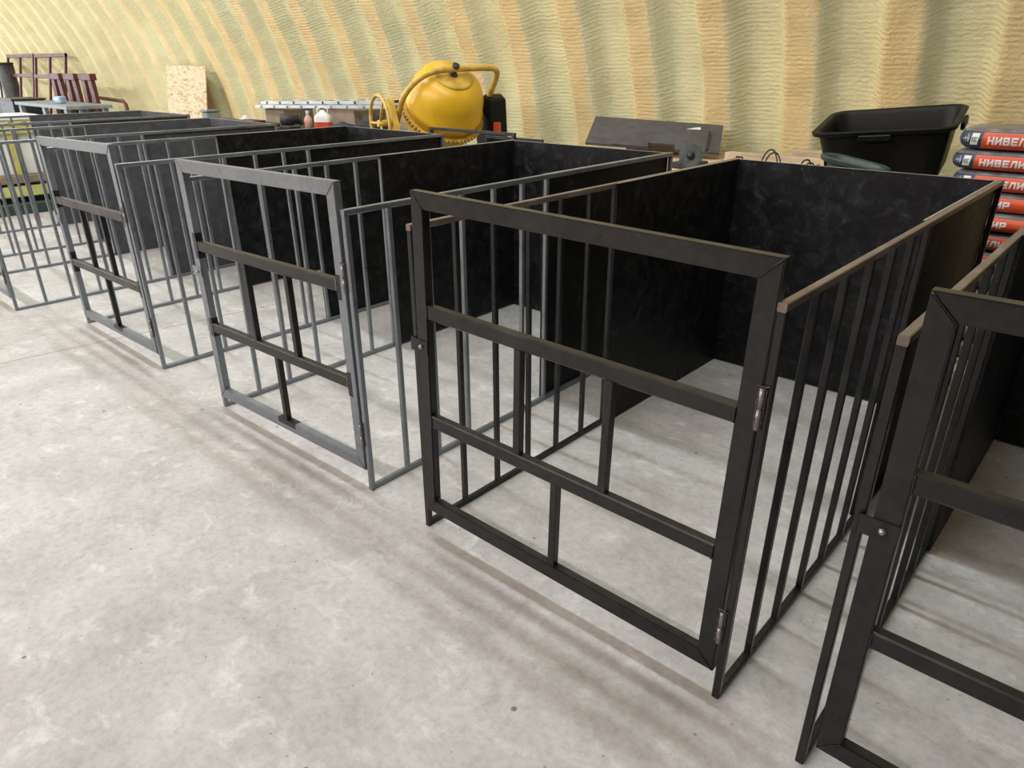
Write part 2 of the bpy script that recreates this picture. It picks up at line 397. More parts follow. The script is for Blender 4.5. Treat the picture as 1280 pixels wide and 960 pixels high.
# ------------------------------------------------------------------ livestock pens
W, D, H, T = 1.1668, 2.189, 1.10, 0.020
def shear(me, lean):
    if lean:
        for v in me.vertices: v.co.x += lean * v.co.z
    return me
BAR_Y = [0.195, 0.375, 0.560, 0.745, 0.925, 1.092]
def make_pen(loc, rz, steel_m, board_m, label, gate_black_rails, leanL=0.0, leanR=0.0, gate_rot=(0, 0, 0), welds=True, latch=True):
    pen = thing('livestock_pen', loc, label, 'pen', rz, 'steel livestock pens in a row')
    cr = 'black' if gate_black_rails else steel_m
    for side in (0, 1):
        lean = leanR if side else leanL
        x = T / 2 if side == 0 else W - T / 2
        m = MB()
        m.bar((x, T / 2, 0), (x, T / 2, H - T), T, T); m.bar((x, D - T / 2, 0), (x, D - T / 2, H - T), T, T)
        m.bar((x, T, T / 2 + 0.001), (x, D - T, T / 2 + 0.001), T, T)
        fr = link('side_frame', shear(m.mesh('side_frame', steel_m), lean), pen)
        m = MB(); m.bar((x, 0, H - T / 2), (x, D, H - T / 2), T, T)
        link('top_rail', shear(m.mesh('top_rail', 'brown' if steel_m == 'black' else steel_m), lean), fr)
        for yb in BAR_Y:
            b = MB(); b.bar((x, yb, T - 0.002), (x, yb, H - T + 0.002), T * 0.95, T * 0.95)
            link('bar', shear(b.mesh('bar', steel_m), lean), fr)
            wb = None
        # solid board screwed to the inner face of the rear half
        xi = T + 0.005 if side == 0 else W - T - 0.005
        b = MB(); b.cbox((xi, (BAR_Y[-1] - 0.008 + D - T) / 2, H / 2 + 0.004), (0.010, D - T - BAR_Y[-1] + 0.008, H - 0.012), 0.0015)
        bo = link('infill_board', shear(b.mesh('infill_board', board_m), lean), fr)
        b = MB(); b.box((xi, (BAR_Y[-1] - 0.008 + D - T) / 2, H - 0.0015), (0.0075, D - T - BAR_Y[-1], 0.0012))  # thin pale strip painting the highlight on the board top
        link('edge_highlight', shear(b.mesh('edge_highlight', 'edge_glint'), lean), fr)
        s = MB()
        for zz in (0.06, 0.40, 0.74, 1.04):
            for yy in (BAR_Y[-1] + 0.012, D - 0.05):
                s.lathe([(-0.001, 0.0), (0.0008, 0.0022), (0.0, 0.0032)], (xi + (0.0052 if side == 0 else -0.0052), yy, zz), (1 if side == 0 else -1, 0, 0), 8)
        link('board_screws', shear(s.mesh('board_screws', 'weld'), lean), fr)['kind'] = 'stuff'
    m = MB(); ya = D - T / 2
    m.bar((T, ya, H - T / 2 - 0.004), (W - T, ya, H - T / 2 - 0.004), T, T, (0, 1, 0)); m.bar((T, ya, T / 2 + 0.001), (W - T, ya, T / 2 + 0.001), T, T, (0, 1, 0))
    m.bar((W / 2, ya, T), (W / 2, ya, H - T), T, T)
    bf = m.build('back_frame', steel_m, pen)
    b = MB(); b.cbox((W / 2, D - T - 0.005, H / 2 + 0.002), (W - 2 * T - 0.022, 0.010, H - 0.010), 0.0015)
    b.build('infill_board', board_m, bf)
    b = MB(); b.box((W / 2, D - T - 0.005, H - 0.0024), (W - 2 * T - 0.03, 0.0075, 0.0012)); b.build('edge_highlight', 'edge_glint', bf)
    s = MB()
    for k in range(5):
        s.lathe([(-0.001, 0.0), (0.0008, 0.0022), (0.0, 0.0032)], (0.12 + k * 0.235, D - T - 0.0102, H - 0.022), (0, -1, 0), 8)
    s.build('board_screws', 'weld', bf)['kind'] = 'stuff'
    # ---- gate: local origin at the hinge edge, bottom; x runs to -GW
    GW, GB, GT, gw, gd = 1.102, 0.085, 1.19, 0.050, 0.030
    gh = GT - GB
    fn = lambda x, zz, d: (x, -gd / 2 + d, zz)
    g = MB()
    def mitre(poly): g.prism(poly, gd, fn)
    e = 0.0006
    mitre([(-GW, 0), (-e, 0), (-gw - e, gw), (-GW + gw + e, gw)][::1])
    mitre([(-GW + gw + e, gh - gw), (-gw - e, gh - gw), (-e, gh), (-GW + e, gh)])
    mitre([(-GW, e), (-GW + gw, gw + e), (-GW + gw, gh - gw - e), (-GW, gh - e)])
    mitre([(-gw, gw + e), (0, e), (0, gh - e), (-gw, gh - gw - e)])
    gm = g.mesh('gate', steel_m)
    bm = bmesh.new(); bm.from_mesh(gm)
    bmesh.ops.bevel(bm, geom=[ed for ed in bm.edges if len(ed.link_faces) == 2 and abs(ed.calc_face_angle(0)) > 1.0 and (abs((ed.verts[0].co - ed.verts[1].co).y) < 1e-6)], offset=0.0028, segments=2, affect='EDGES')
    bm.to_mesh(gm); bm.free()
    gate = link('gate', gm, pen, (W - T - 0.006, 0.012, GB), gate_rot)
    zr = (0.805 - GB, 0.425 - GB)                                  # undersides of the two cross rails
    for zz in zr:
        r = MB(); r.bar((-GW + gw, 0, zz + 0.0225), (-gw, 0, zz + 0.0225), gd, 0.045, (0, 1, 0), 0.004)
        r.build('cross_rail', cr, gate)
    for xx, za, zb in ((-0.69, zr[1] + 0.045, zr[0]), (-0.385, zr[1] + 0.045, zr[0]), (-0.545, gw, zr[1])):
        b = MB(); b.bar((xx, 0, za), (xx, 0, zb), 0.025, 0.025); b.build('gate_bar', cr, gate)
    if gate_black_rails:
        for zz in zr:
            for xx in (-gw + 0.012, -GW + gw - 0.012):
                b = MB(); b.box((xx, 0, zz + 0.022 + random.uniform(-.006, .006)), (0.0245, gd + 0.0012, random.uniform(0.09, 0.13))); b.build('paint_patch', 'black', gate)
        b = MB(); b.box((-0.535, 0, gw - 0.012), (0.13, gd + 0.0012, 0.0248)); b.build('paint_patch', 'black', gate)
    for zz in (0.155, 0.775):
        hm = MB(); hm.lathe([(-0.05, 0), (-0.05, 0.006), (-0.002, 0.006), (-0.002, 0.0045), (0.002, 0.0045), (0.002, 0.006), (0.05, 0.006), (0.05, 0)], (0.002, -gd / 2 - 0.003, zz), (0, 0, 1), 12)
        ho = hm.build('hinge', 'bare', gate)
        wbm = MB()
        for sx in (-0.006, 0.010):
            wbm.tube([(sx + random.uniform(-.0012, .0012), -gd / 2 - 0.001, zz - 0.05 + k * 0.0066) for k in range(16)], [random.uniform(0.0014, 0.0028) for _ in range(16)], 6)
        wbm.tube([(-0.012 + k * 0.004, -gd / 2 - 0.001, zz + 0.054 + random.uniform(-.002, .002)) for k in range(8)], 0.0022, 6)
        wbm.build('hinge_weld', 'weld', gate)['kind'] = 'stuff'
    if welds:
        wm = MB()
        for (xa, za, xb, zb2) in ((-0.003, gh - 0.003, -gw, gh - gw), (-GW + 0.003, gh - 0.003, -GW + gw, gh - gw), (-0.003, 0.003, -gw, gw), (-GW + 0.003, 0.003, -GW + gw, gw)):
            N = 12
            wm.tube([(xa + (xb - xa) * k / N, -gd / 2 - 0.0002 + random.uniform(-.0005, .0003), za + (zb2 - za) * k / N) for k in range(N + 1)], [random.uniform(0.0012, 0.0024) for _ in range(N + 1)], 6)
        for zz in zr:
            for xx in (-gw - 0.001, -GW + gw + 0.001):
                wm.tube([(xx, -gd / 2 - 0.001 + random.uniform(-.001, .001), zz + 0.003 + k * 0.004) for k in range(11)], [random.uniform(0.0016, 0.0034) for _ in range(11)], 6)
        wm.build('weld_seam', steel_m, gate)['kind'] = 'stuff'
    if latch:
        lm = MB(); zl = 0.625
        lm.box((-GW + 0.012, -gd / 2 - 0.002, zl), (0.074, 0.004, 0.042)); lm.box((-GW - 0.024, -gd / 2 + 0.012, zl), (0.004, 0.032, 0.042))
        lo = lm.build('latch_plate', 'black' if steel_m == 'black' else 'grey', gate)
        bo = MB(); bo.lathe([(0, 0), (0, 0.0075), (0.004, 0.0075), (0.0055, 0.005), (0.0075, 0.005), (0.0075, 0)], (-GW + 0.022, -gd / 2 - 0.004, zl), (0, -1, 0), 12)
        bo.build('latch_bolt', 'zinc', gate)
    return pen
make_pen((0, 0, 0), 0, 'black', 'board', 'all-black steel pen standing in front of the black mortar tub', False, 0.0, 0.010, (0, RAD(1.0), RAD(1.2)))
make_pen((1.3886, -0.0391, 0), 0.0009, 'black', 'board', 'all-black steel pen in front of the stacked orange-labelled bags', False, 0.004, 0, (0, 0, RAD(0.3)))
make_pen((-1.4933, -0.0149, 0), 0.0187, 'grey', 'board', 'grey steel pen with black gate rails, next to the all-black pens', True, 0, 0, (0, RAD(-0.6), RAD(0.8)))
make_pen((-3.3433, -0.0107, 0), -0.0037, 'grey', 'board', 'grey steel pen with black gate rails, second along from the all-black pens', True, -0.008, -0.014, (0, RAD(-1.2), RAD(0.5)))
make_pen((-5.146, -0.25, 0), 0, 'grey', 'board_grey', 'grey steel pen with grey boards, third along from the all-black pens', True, -0.01, -0.015)
make_pen((-6.95, -0.15, 0), 0, 'grey', 'board_grey', 'grey steel pen with grey boards, beside the yellow and white machine', True, -0.01, -0.01, welds=False)

# ------------------------------------------------------------------ concrete mixer
mx = thing('concrete_mixer', (-2.85, 2.80, 0), 'yellow concrete mixer with upturned drum against the foam wall', 'concrete mixer')
ctr = Vector((0, 0, 1.235)); ax = Vector((0.60, -0.20, 0.77)).normalized()
pv = Vector((0.28, 0.96, 0.0)); pv = (pv - ax * pv.dot(ax)).normalized()
dm = MB()
dm.lathe([(0.305, 0.0), (0.300, 0.12), (0.282, 0.185), (0.235, 0.245), (0.15, 0.290), (0.04, 0.310), (0.03, 0.318), (-0.01, 0.318), (-0.02, 0.308),
          (-0.14, 0.285), (-0.30, 0.235), (-0.40, 0.195), (-0.405, 0.185), (-0.30, 0.220), (-0.02, 0.295)], ctr, ax, 56)
drum = dm.build('drum', 'yellow', mx)
bp = MB(); bp.lathe([(0.290, 0.155), (0.296, 0.158), (0.3045, 0.150), (0.3065, 0.10), (0.3070, 0.0)], ctr, ax, 40); bp.build('base_plate', 'yellow_dusty', drum)
rg = MB(); n_t = 60
rg.lathe([(-0.055, 0.300), (-0.055, 0.330), (-0.085, 0.330), (-0.085, 0.296)], ctr, ax, 60, smooth=False)
u_ = ax.orthogonal().normalized(); w_ = ax.cross(u_)
for k in range(n_t):
    a = 2 * math.pi * k / n_t; d = u_ * math.cos(a) + w_ * math.sin(a); t_ = ax.cross(d)
    Rm = Matrix((t_, d, ax)).transposed()
    rg.box(ctr + ax * -0.07 + d * 0.335, (0.016, 0.016, 0.028), Rm)
rg.build('ring_gear', 'yellow_dusty', drum)
yk = MB(); pts = []
for s_, t_ in ((-0.385, -0.12), (-0.385, 0.03), (-0.375, 0.12), (-0.33, 0.22), (-0.25, 0.305), (-0.15, 0.345), (-0.05, 0.355), (0.10, 0.36), (0.25, 0.36), (0.33, 0.355), (0.375, 0.33), (0.395, 0.28), (0.395, 0.14), (0.39, -0.02)):
    pts.append(ctr + pv * s_ + ax * t_)
sm = []
for i in range(len(pts) - 1):
    p0, p1, p2, p3 = pts[max(i - 1, 0)], pts[i], pts[i + 1], pts[min(i + 2, len(pts) - 1)]
    for k in range(4):
        t = k / 4.0
        sm.append(0.5 * ((2 * p1) + (-p0 + p2) * t + (2 * p0 - 5 * p1 + 4 * p2 - p3) * t * t + (-p0 + 3 * p1 - 3 * p2 + p3) * t ** 3))
sm.append(pts[-1]); yk.tube(sm, 0.023, 12); yk.build('yoke', 'yellow_dusty', mx)
kb = MB(); kb.lathe([(0.30, 0.04), (0.315, 0.03), (0.335, 0.02), (0.375, 0.02), (0.378, 0.028), (0.396, 0.028), (0.402, 0.018), (0.402, 0)], ctr, ax, 20); kb.build('drum_bearing', 'dark_iron', mx)
hc = ctr - pv * 0.56 + Vector((0, 0, -0.10))
hw = MB(); hu = Vector((0, 0, 1)); hv = pv.cross(hu).normalized(); hu = hv.cross(pv).normalized()
hw.tube([hc + (hu * math.cos(2 * math.pi * k / 36) + hv * math.sin(2 * math.pi * k / 36)) * 0.205 for k in range(36)], 0.014, 10, closed=True)
for a in (0.5, 0.5 + 2.094, 0.5 + 4.189):
    hw.tube([hc, hc + (hu * math.cos(a) + hv * math.sin(a)) * 0.2], 0.010, 8)
hw.tube([hc - pv * 0.02, hc + pv * 0.10], 0.025, 12); hw.build('handwheel', 'yellow_dusty', mx)
br = MB()
bc = ctr - pv * 0.44 + Vector((0, 0, -0.12))
br.prism([(-0.10, 0.19), (-0.045, 0.20), (0.03, 0.02), (0.075, -0.12), (0.06, -0.30), (-0.02, -0.30), (-0.01, -0.10)], 0.05, lambda a, b, d: bc + hv * a + hu * b + pv * (d - 0.025))
br.build('pivot_bracket', 'yellow_dusty', mx)
mo = MB(); mc = ctr + pv * 0.40 + Vector((0.0, 0.02, -0.16))
prof2 = [(-0.13, -0.20), (0.13, -0.20), (0.15, -0.10), (0.13, 0.06), (0.06, 0.20), (-0.03, 0.24), (-0.11, 0.20)]
bm_ = MB(); bm_.prism(prof2, 0.17, lambda a, b, d: mc + hv * -a + hu * b + pv * (d - 0.06))
mh = bm_.build('motor_housing', 'plastic', mx)
md = mh.modifiers.new('bevel', 'BEVEL'); md.width = 0.02; md.segments = 3
sw = MB(); sw.cbox(mc + hv * 0.15 + hu * -0.02 + pv * -0.01, (0.05, 0.06, 0.085), 0.008, R3(0, 0, 0.3)); sw.build('switch_button', 'red_plastic', mh)
lg = MB()
for sgn in (-1, 1):
    top = ctr + pv * (0.43 * sgn) + Vector((0, 0, -0.14))
    for dx in (-0.30, 0.30):
        lg.tube([top, Vector((top.x * 0.9 + dx, top.y * 0.75, 0.02))], 0.022, 10)
lg.build('leg_frame', 'yellow_dusty', mx)

# ------------------------------------------------------------------ trestle bench behind the pens, right of the mixer
bn = thing('timber_bench', (-0.455, 3.12, 0), 'long raw timber bench along the foam wall carrying the mortar tub', 'bench')
for k in range(5):
    b = MB(); b.cbox((0, -0.44 + k * 0.22, 0.905), (2.36, 0.205, 0.04), 0.004); b.build('plank', 'wood', bn)
for x_ in (-1.1, 0, 1.1):
    for y_ in (-0.44, 0.44):
        b = MB(); b.cbox((x_, y_, 0.44), (0.07, 0.07, 0.88), 0.004); b.build('leg', 'wood', bn)
BZ = 0.926
def plank(loc, dims, rz, label, mat='wood'):
    m = MB(); m.cbox((0, 0, dims[2] / 2), dims, 0.003); o = m.build('wood_offcut', mat, None, loc, (0, 0, rz)); return tag(o, label, 'offcut', 'timber offcuts on the bench')
plank((-0.22, 3.37, BZ), (0.8, 0.08, 0.065), RAD(1), 'long pale timber offcut lying behind the saw blade')
plank((-0.22, 3.22, BZ), (0.55, 0.09, 0.05), RAD(-4), 'short timber offcut lying beside the saw blade')
plank((0.02, 3.56, BZ), (0.5, 0.12, 0.09), RAD(2), 'thick timber block by the foam wall next to the mortar tub')
# dark board with a notch, propped on the bench
dbm = MB(); th = 0.018
dbm.prism([(-0.475, -0.2), (-0.02, -0.2), (-0.02, -0.135), (0.16, -0.135), (0.17, -0.2), (0.475, -0.2), (0.475, 0.2), (-0.475, 0.2)], th, lambda a, b, d: (a, b, d))
db = dbm.build('notched_board', 'board_dark', None, (-1.205, 3.36, 1.06), (RAD(23), RAD(3.0), RAD(26.4)))
tag(db, 'dark grey notched board propped on the bench below the foam wall', 'board')
st = MB(); st.cbox((0.385, -0.06, th + 0.009), (0.018, 0.26, 0.018), 0.003); st.build('gap_shade_strip', 'dark_iron', db)  # dark strip put in for the shade of a gap
st = MB(); st.cbox((-0.155, -0.165, th + 0.004), (0.26, 0.075, 0.008), 0.001); st.build('patch_board', 'board_dark', db)
st = MB(); st.prism([(0.22, 0.10), (0.32, 0.105), (0.315, 0.14), (0.28, 0.13)], 0.002, lambda a, b, d: (a, b, th + d)); st.build('torn_label', 'white', db)
# prop under the board
pm = MB(); pm.cbox((0, 0, 0.03), (0.4, 0.10, 0.06), 0.006); tag(pm.build('timber_prop', 'wood', None, (-1.27, 3.46, BZ), (0, 0, RAD(24))), 'timber block propping up the dark notched board', 'block')
# circular saw blade on a small bench motor
sb = thing('bench_saw', (-0.59, 2.80, BZ + 0.002), 'small bench saw with a round toothed blade standing on the bench', 'saw')
bl = MB(); bax = Vector((0.45, -0.89, 0.05)).normalized()
bl.lathe([(-0.002, 0.0), (-0.002, 0.070), (0.002, 0.070), (0.002, 0.0)], (0, 0, 0.085), bax, 48, smooth=False)
bu = bax.orthogonal().normalized(); bw = bax.cross(bu)
for k in range(36):
    a = 2 * math.pi * k / 36; d = bu * math.cos(a) + bw * math.sin(a); t_ = bax.cross(d)
    bl.box(Vector((0, 0, 0.085)) + d * 0.071, (0.007, 0.008, 0.004), Matrix((t_, d, bax)).transposed())
bl.build('blade', 'disc', sb)
hb = MB(); hb.lathe([(0, 0.025), (0.006, 0.025), (0.007, 0.011), (0.02, 0.011), (0.02, 0)], (0, 0, 0.085), bax, 20); hb.build('arbor_nut', 'dark_iron', sb)
mt = MB(); mt.lathe([(-0.03, 0), (-0.03, 0.03), (-0.05, 0.052), (-0.22, 0.052), (-0.235, 0.04), (-0.235, 0)], (0, 0, 0.085), bax, 24); mt.build('motor', 'dark_iron', sb)
mt = MB(); mt.cbox((-0.07, 0.12, 0.018), (0.16, 0.2, 0.036), 0.004); mt.build('motor_foot', 'dark_iron', sb)
ob = MB(); ob.cbox((0, 0, 0.0325), (0.10, 0.09, 0.065), 0.008); o = ob.build('power_tool_case', 'yellow', None, (-0.36, 3.0, BZ), (0, 0, RAD(-20))); tag(o, 'small yellow tool case on the bench beside the saw blade', 'tool case')
hd = MB(); hd.tube([(-0.03, 0, 0.063), (-0.025, 0, 0.08), (0.025, 0, 0.08), (0.03, 0, 0.063)], 0.005, 8); hd.build('handle', 'plastic', o)
def loop_cable(loc, w, h, rz, label):
    m = MB()
    for q in (0.0, 0.018):
        m.tube([(-w / 2 + q + w * k / 24, 0.02 * math.sin(k * 0.5) + q, 0.006 + (h - q) * math.sin(math.pi * k / 24) ** 0.6) for k in range(25)], 0.0045, 8)
    m.tube([(-w / 2, 0, 0.006), (-w / 2 - 0.05, 0.06, 0.006), (-w / 2 - 0.04, 0.16, 0.006)], 0.0045, 8)
    return tag(m.build('cable_loop', 'dark_iron', None, loc, (0, 0, rz)), label, 'cable', 'cable loops on the bench')
loop_cable((-0.13, 2.92, BZ), 0.12, 0.14, 0.3, 'upright loop of thin dark cable on the bench beside the timber block')
loop_cable((0.17, 2.70, BZ), 0.09, 0.125, 0.2, 'small loop of thin dark cable next to the grey-green basin')

# ------------------------------------------------------------------ mortar tubs
def rrect(a, b, r, n=6):
    out = []
    for cx, cy, a0 in ((a - r, b - r, 0), (-a + r, b - r, 90), (-a + r, -b + r, 180), (a - r, -b + r, 270)):
        for k in range(n + 1):
            t = RAD(a0 + 90 * k / n); out.append((cx + r * math.cos(t), cy + r * math.sin(t)))
    return out
def tub_mesh(mat, hx, hy, dep, taper=0.80):
    rings = [(taper, -dep, -0.004), (0.985, -0.03, 0), (0.99, -0.028, 0.012), (1.0, -0.022, 0.022), (1.0, -0.004, 0.026), (1.0, 0.002, 0.016), (0.985, -0.004, 0.0), (0.975, -0.02, -0.006), (taper, -dep + 0.012, -0.012)]
    m = MB(); vs = []; N = 0
    for s_, zz, off in rings:
        R = rrect(hx * s_ + off, hy * s_ + off, 0.075 * (0.7 + 0.3 * s_)); N = len(R); vs += [(x_, y_, zz) for x_, y_ in R]
    fs = [(i * N + k, i * N + (k + 1) % N, (i + 1) * N + (k + 1) % N, (i + 1) * N + k) for i in range(len(rings) - 1) for k in range(N)]
    fs += [tuple(range(N - 1, -1, -1)), tuple((len(rings) - 1) * N + k for k in range(N))]
    m.add(vs, fs, 0, True); return m
tb = tub_mesh('plastic', 0.325, 0.225, 0.275, 0.87).build('mortar_tub', 'plastic', None, (0.45, 3.05, 1.262), (RAD(11), RAD(-5.3), RAD(5.8)))
tag(tb, 'large black plastic mortar tub tilted towards the pens', 'tub')
tb.data.set_sharp_from_angle(angle=RAD(35))
for sx in (-1, 1):
    g = MB(); g.cbox((sx * 0.357, 0, -0.04), (0.02, 0.14, 0.045), 0.006); g.build('grip', 'plastic', tb)
rb = MB(); rb.cbox((-0.02, -0.247, -0.036), (0.16, 0.012, 0.03), 0.004); rb.build('rim_lug', 'plastic', tb)
t2 = tub_mesh('green_plastic', 0.155, 0.055, 0.12, 0.85).build('mixing_basin', 'green_plastic', None, (0.43, 2.685, 1.072), (RAD(2), RAD(9), RAD(-3)))
tag(t2, 'small grey-green plastic basin in front of the black mortar tub', 'basin'); t2.data.set_sharp_from_angle(angle=RAD(35))

# ------------------------------------------------------------------ stack of bags
def bag_y(x, z, a, b, c):
    zz = min(0.999, abs(z / c)); xx = min(0.9999, abs(x / a))
    return b * (1 - xx ** 9) ** (1 / 3.0) - 0.045 * (1 - math.sqrt(1 - zz * zz))
BA, BB, BC = 0.30, 0.20, 0.0445
def bag_mesh():
    m = MB(); levels = [-1, -0.9, -0.7, -0.4, 0, 0.4, 0.7, 0.9, 1.0]; vs = []; N = 44
    for li, lv in enumerate(levels):
        inset = 0.045 * (1 - math.sqrt(max(0, 1 - lv * lv * 0.995)))
        for k in range(N):
            t = 2 * math.pi * k / N; ct, st_ = math.cos(t), math.sin(t)
            e_ = 0.36
            x_ = math.copysign(abs(ct) ** e_, ct) * (BA - inset); y_ = math.copysign(abs(st_) ** e_, st_) * (BB - inset)
            vs.append((x_, y_, BC * lv + 0.0015 * noise.noise((x_ * 9, y_ * 9, lv))))
    fs = [(i * N + k, i * N + (k + 1) % N, (i + 1) * N + (k + 1) % N, (i + 1) * N + k) for i in range(len(levels) - 1) for k in range(N)]
    for li, s_ in ((0, -1), (len(levels) - 1, 1)):
        # domed cap rings
        base = li * N; prev = list(range(base, base + N))
        for q, zz in ((0.8, 0.006), (0.45, 0.010)):
            o = len(vs)
            for k in range(N):
                x_, y_, z_ = vs[base + k]; vs.append((x_ * q, y_ * q, z_ + s_ * zz * 0.2 + 0.001 * noise.noise((x_ * q * 14, y_ * q * 14, 3 * s_))))
            fs += [(prev[k], prev[(k + 1) % N], o + (k + 1) % N, o + k) for k in range(N)]; prev = list(range(o, o + N))
        fs.append(tuple(prev))
    return m.add(vs, fs, 0, True)
def surf_patch(x0, x1, z0, z1, off, nx=20, nz_=6, slant=0.0):
    m = MB(); vs = []
    for j in range(nz_ + 1):
        for i in range(nx + 1):
            z_ = z0 + (z1 - z0) * j / nz_; x_ = x0 + (x1 - x0) * i / nx + slant * (z_ - z0)
            inset = 0.045 * (1 - math.sqrt(max(0, 1 - (z_ / BC) ** 2 * 0.995)))
            vs.append((x_, -(bag_front(x_, z_)) - off, z_))
    fs = [(j * (nx + 1) + i, j * (nx + 1) + i + 1, (j + 1) * (nx + 1) + i + 1, (j + 1) * (nx + 1) + i) for j in range(nz_) for i in range(nx)]
    return m.add(vs, fs, 0, True)
def bag_front(x, z):
    inset = 0.045 * (1 - math.sqrt(max(0, 1 - (z / BC) ** 2 * 0.995)))
    a, b = BA - inset, BB - inset; xx = min(0.999, abs(x / a)); p = 2 / 0.36
    return b * (1 - xx ** p) ** (1 / p)
bagm = bag_mesh().mesh('cement_bag', 'bag_grey')
navy = surf_patch(-0.280, 0.280, -0.042, 0.030, 0.0012, 40, 12).mesh('navy_print', 'bag_dark')
orange = surf_patch(-0.190, 0.22, -0.040, 0.027, 0.0024, 30, 12, 0.12).mesh('orange_band', 'bag_orange')
def letters(txt, x, z, h, pitch, off, mat, sw_=0.24):
    G = {'Н': [(0, 0, 0, 1), (1, 0, 1, 1), (0, .5, 1, .5)], 'И': [(0, 0, 0, 1), (1, 0, 1, 1), (0, .08, 1, .92)],
         'В': [(0, 0, 0, 1), (0, 0, .9, 0), (0, 1, .85, 1), (0, .52, .9, .52), (.9, .56, .9, .94), (1, .06, 1, .46)],
         'Е': [(0, 0, 0, 1), (0, 0, 1, 0), (0, .5, .9, .5), (0, 1, 1, 1)], 'Л': [(0, 0, .25, 1), (.25, 1, 1, 1), (1, 0, 1, 1)],
         'Р': [(0, 0, 0, 1), (0, 1, .9, 1), (0, .42, .9, .42), (1, .46, 1, .96)], 'С': [(0, .05, 0, .95), (0, 0, 1, 0), (0, 1, 1, 1)]}
    m = MB(); w = pitch * 0.60; t_ = pitch * sw_ / 2
    for n_, ch in enumerate(txt):
        for (a, b_, c, d) in G[ch]:
            p0 = Vector((x + n_ * pitch + a * w, z + t_ + b_ * (h - 2 * t_))); p1 = Vector((x + n_ * pitch + c * w, z + t_ + d * (h - 2 * t_)))
            dr = (p1 - p0).normalized(); pr = Vector((-dr.y, dr.x)) * t_; p0 = p0 - dr * t_; p1 = p1 + dr * t_; N = 10
            q = [p0 + (p1 - p0) * (k / N) + pr * sg for k in range(N + 1) for sg in (-1, 1)]
            m.add([(v_.x, -bag_front(v_.x, v_.y) - off, v_.y) for v_ in q], [(2 * k, 2 * k + 2, 2 * k + 3, 2 * k + 1) for k in range(N)])
    return m.mesh('lettering', mat)
lett = letters('НИВЕЛИР', -0.158, -0.022, 0.033, 0.0325, 0.0036, 'bag_white')
ec = surf_patch(-0.236, -0.204, -0.026, 0.022, 0.003, 8, 8, 0.1).mesh('white_badge', 'bag_white')
ec_t = letters('ЕС', -0.2285, -0.012, 0.018, 0.0125, 0.0044, 'bag_dark')
scr = MB()
def scribble(pts, r):
    return scr.tube([(x_, -bag_front(x_, z_) - 0.0022, z_) for x_, z_ in pts], r, 5)
scribble([(-0.268, -0.006), (-0.262, 0.006), (-0.258, -0.012), (-0.252, 0.004), (-0.247, -0.014), (-0.243, 0.0)], 0.0013)
scribble([(-0.272, -0.002), (-0.258, 0.0), (-0.242, 0.004)], 0.0011)
scribble([(-0.250, 0.018), (-0.246, 0.004), (-0.248, -0.018)], 0.0011)
scrm = scr.mesh('script_logo', 'bag_white')
NB = 12; PITCH = 0.0955
plt = thing('wooden_pallet', (1.17, 3.04, 0), 'wooden pallet under the stacked orange-labelled bags', 'pallet')
for k in range(5):
    b = MB(); b.cbox((0, -0.36 + k * 0.18, 0.085), (0.8, 0.12, 0.022), 0.002); b.build('deck_board', 'wood', plt)
for x_ in (-0.33, 0, 0.33):
    b = MB(); b.cbox((x_, 0, 0.037), (0.09, 0.84, 0.073), 0.003); b.build('bearer', 'wood', plt)
ords = ['topmost', 'second from the top', 'third from the top', 'fourth from the top', 'fifth from the top', 'sixth from the top']
shifts = [0.0, -0.012, 0.012, -0.06, -0.045, 0.0]
for k in range(NB):
    i = NB - 1 - k                                            # i = 0 is the top bag
    zc = 0.101 + BC + k * PITCH
    sh = shifts[i] if i < 6 else random.uniform(-0.03, 0.03)
    bg = link('cement_bag', bagm, None, (1.135 + sh, 3.02 + random.uniform(-.006, .006), zc), (0, 0, RAD(random.uniform(-1.5, 1.5))))
    lab = ('bag with orange НИВЕЛИР band, %s of the stack' % ords[i]) if i < 6 else 'bag with orange НИВЕЛИР band in the lower part of the stack'
    if i == 0: bg.scale.z = 1.12; bg.location.z += 0.006
    tag(bg, lab, 'bag', 'stacked bags with orange bands')
    if i < 7:
        for nm, me in (('navy_print', navy), ('orange_band', orange), ('lettering', lett), ('white_badge', ec), ('badge_lettering', ec_t), ('script_logo', scrm)):
            link(nm, me, bg)

# ------------------------------------------------------------------ loose steel frames behind the grey pens
def loose_frame(loc, rz, w, h, sp, label):
    t_ = thing('steel_trestle', loc, label, 'trestle', rz, 'loose steel trestles')
    b = MB(); b.bar((-w / 2, 0, h - 0.011), (w / 2, 0, h - 0.011), 0.022, 0.022, (0, 1, 0)); b.build('top_rail', 'dark_iron', t_)
    for x_ in (-w / 2 + 0.012, w / 2 - 0.012):
        for y_ in (-sp, sp):
            b = MB(); b.bar((x_, y_, 0), (x_, y_ * 0.04, h - 0.022), 0.02, 0.02); b.build('leg', 'dark_iron', t_)
        b = MB(); b.bar((x_, -sp * 0.5, h * 0.5), (x_, sp * 0.5, h * 0.5), 0.018, 0.018); b.build('spreader', 'dark_iron', t_)
loose_frame((-2.17, 2.42, 0), RAD(1), 0.86, 1.112, 0.13, 'dark steel trestle in front of the yellow concrete mixer')
loose_frame((-1.97, 2.66, 0), RAD(1), 0.56, 1.055, 0.10, 'lower dark steel trestle between the mixer and the notched board')

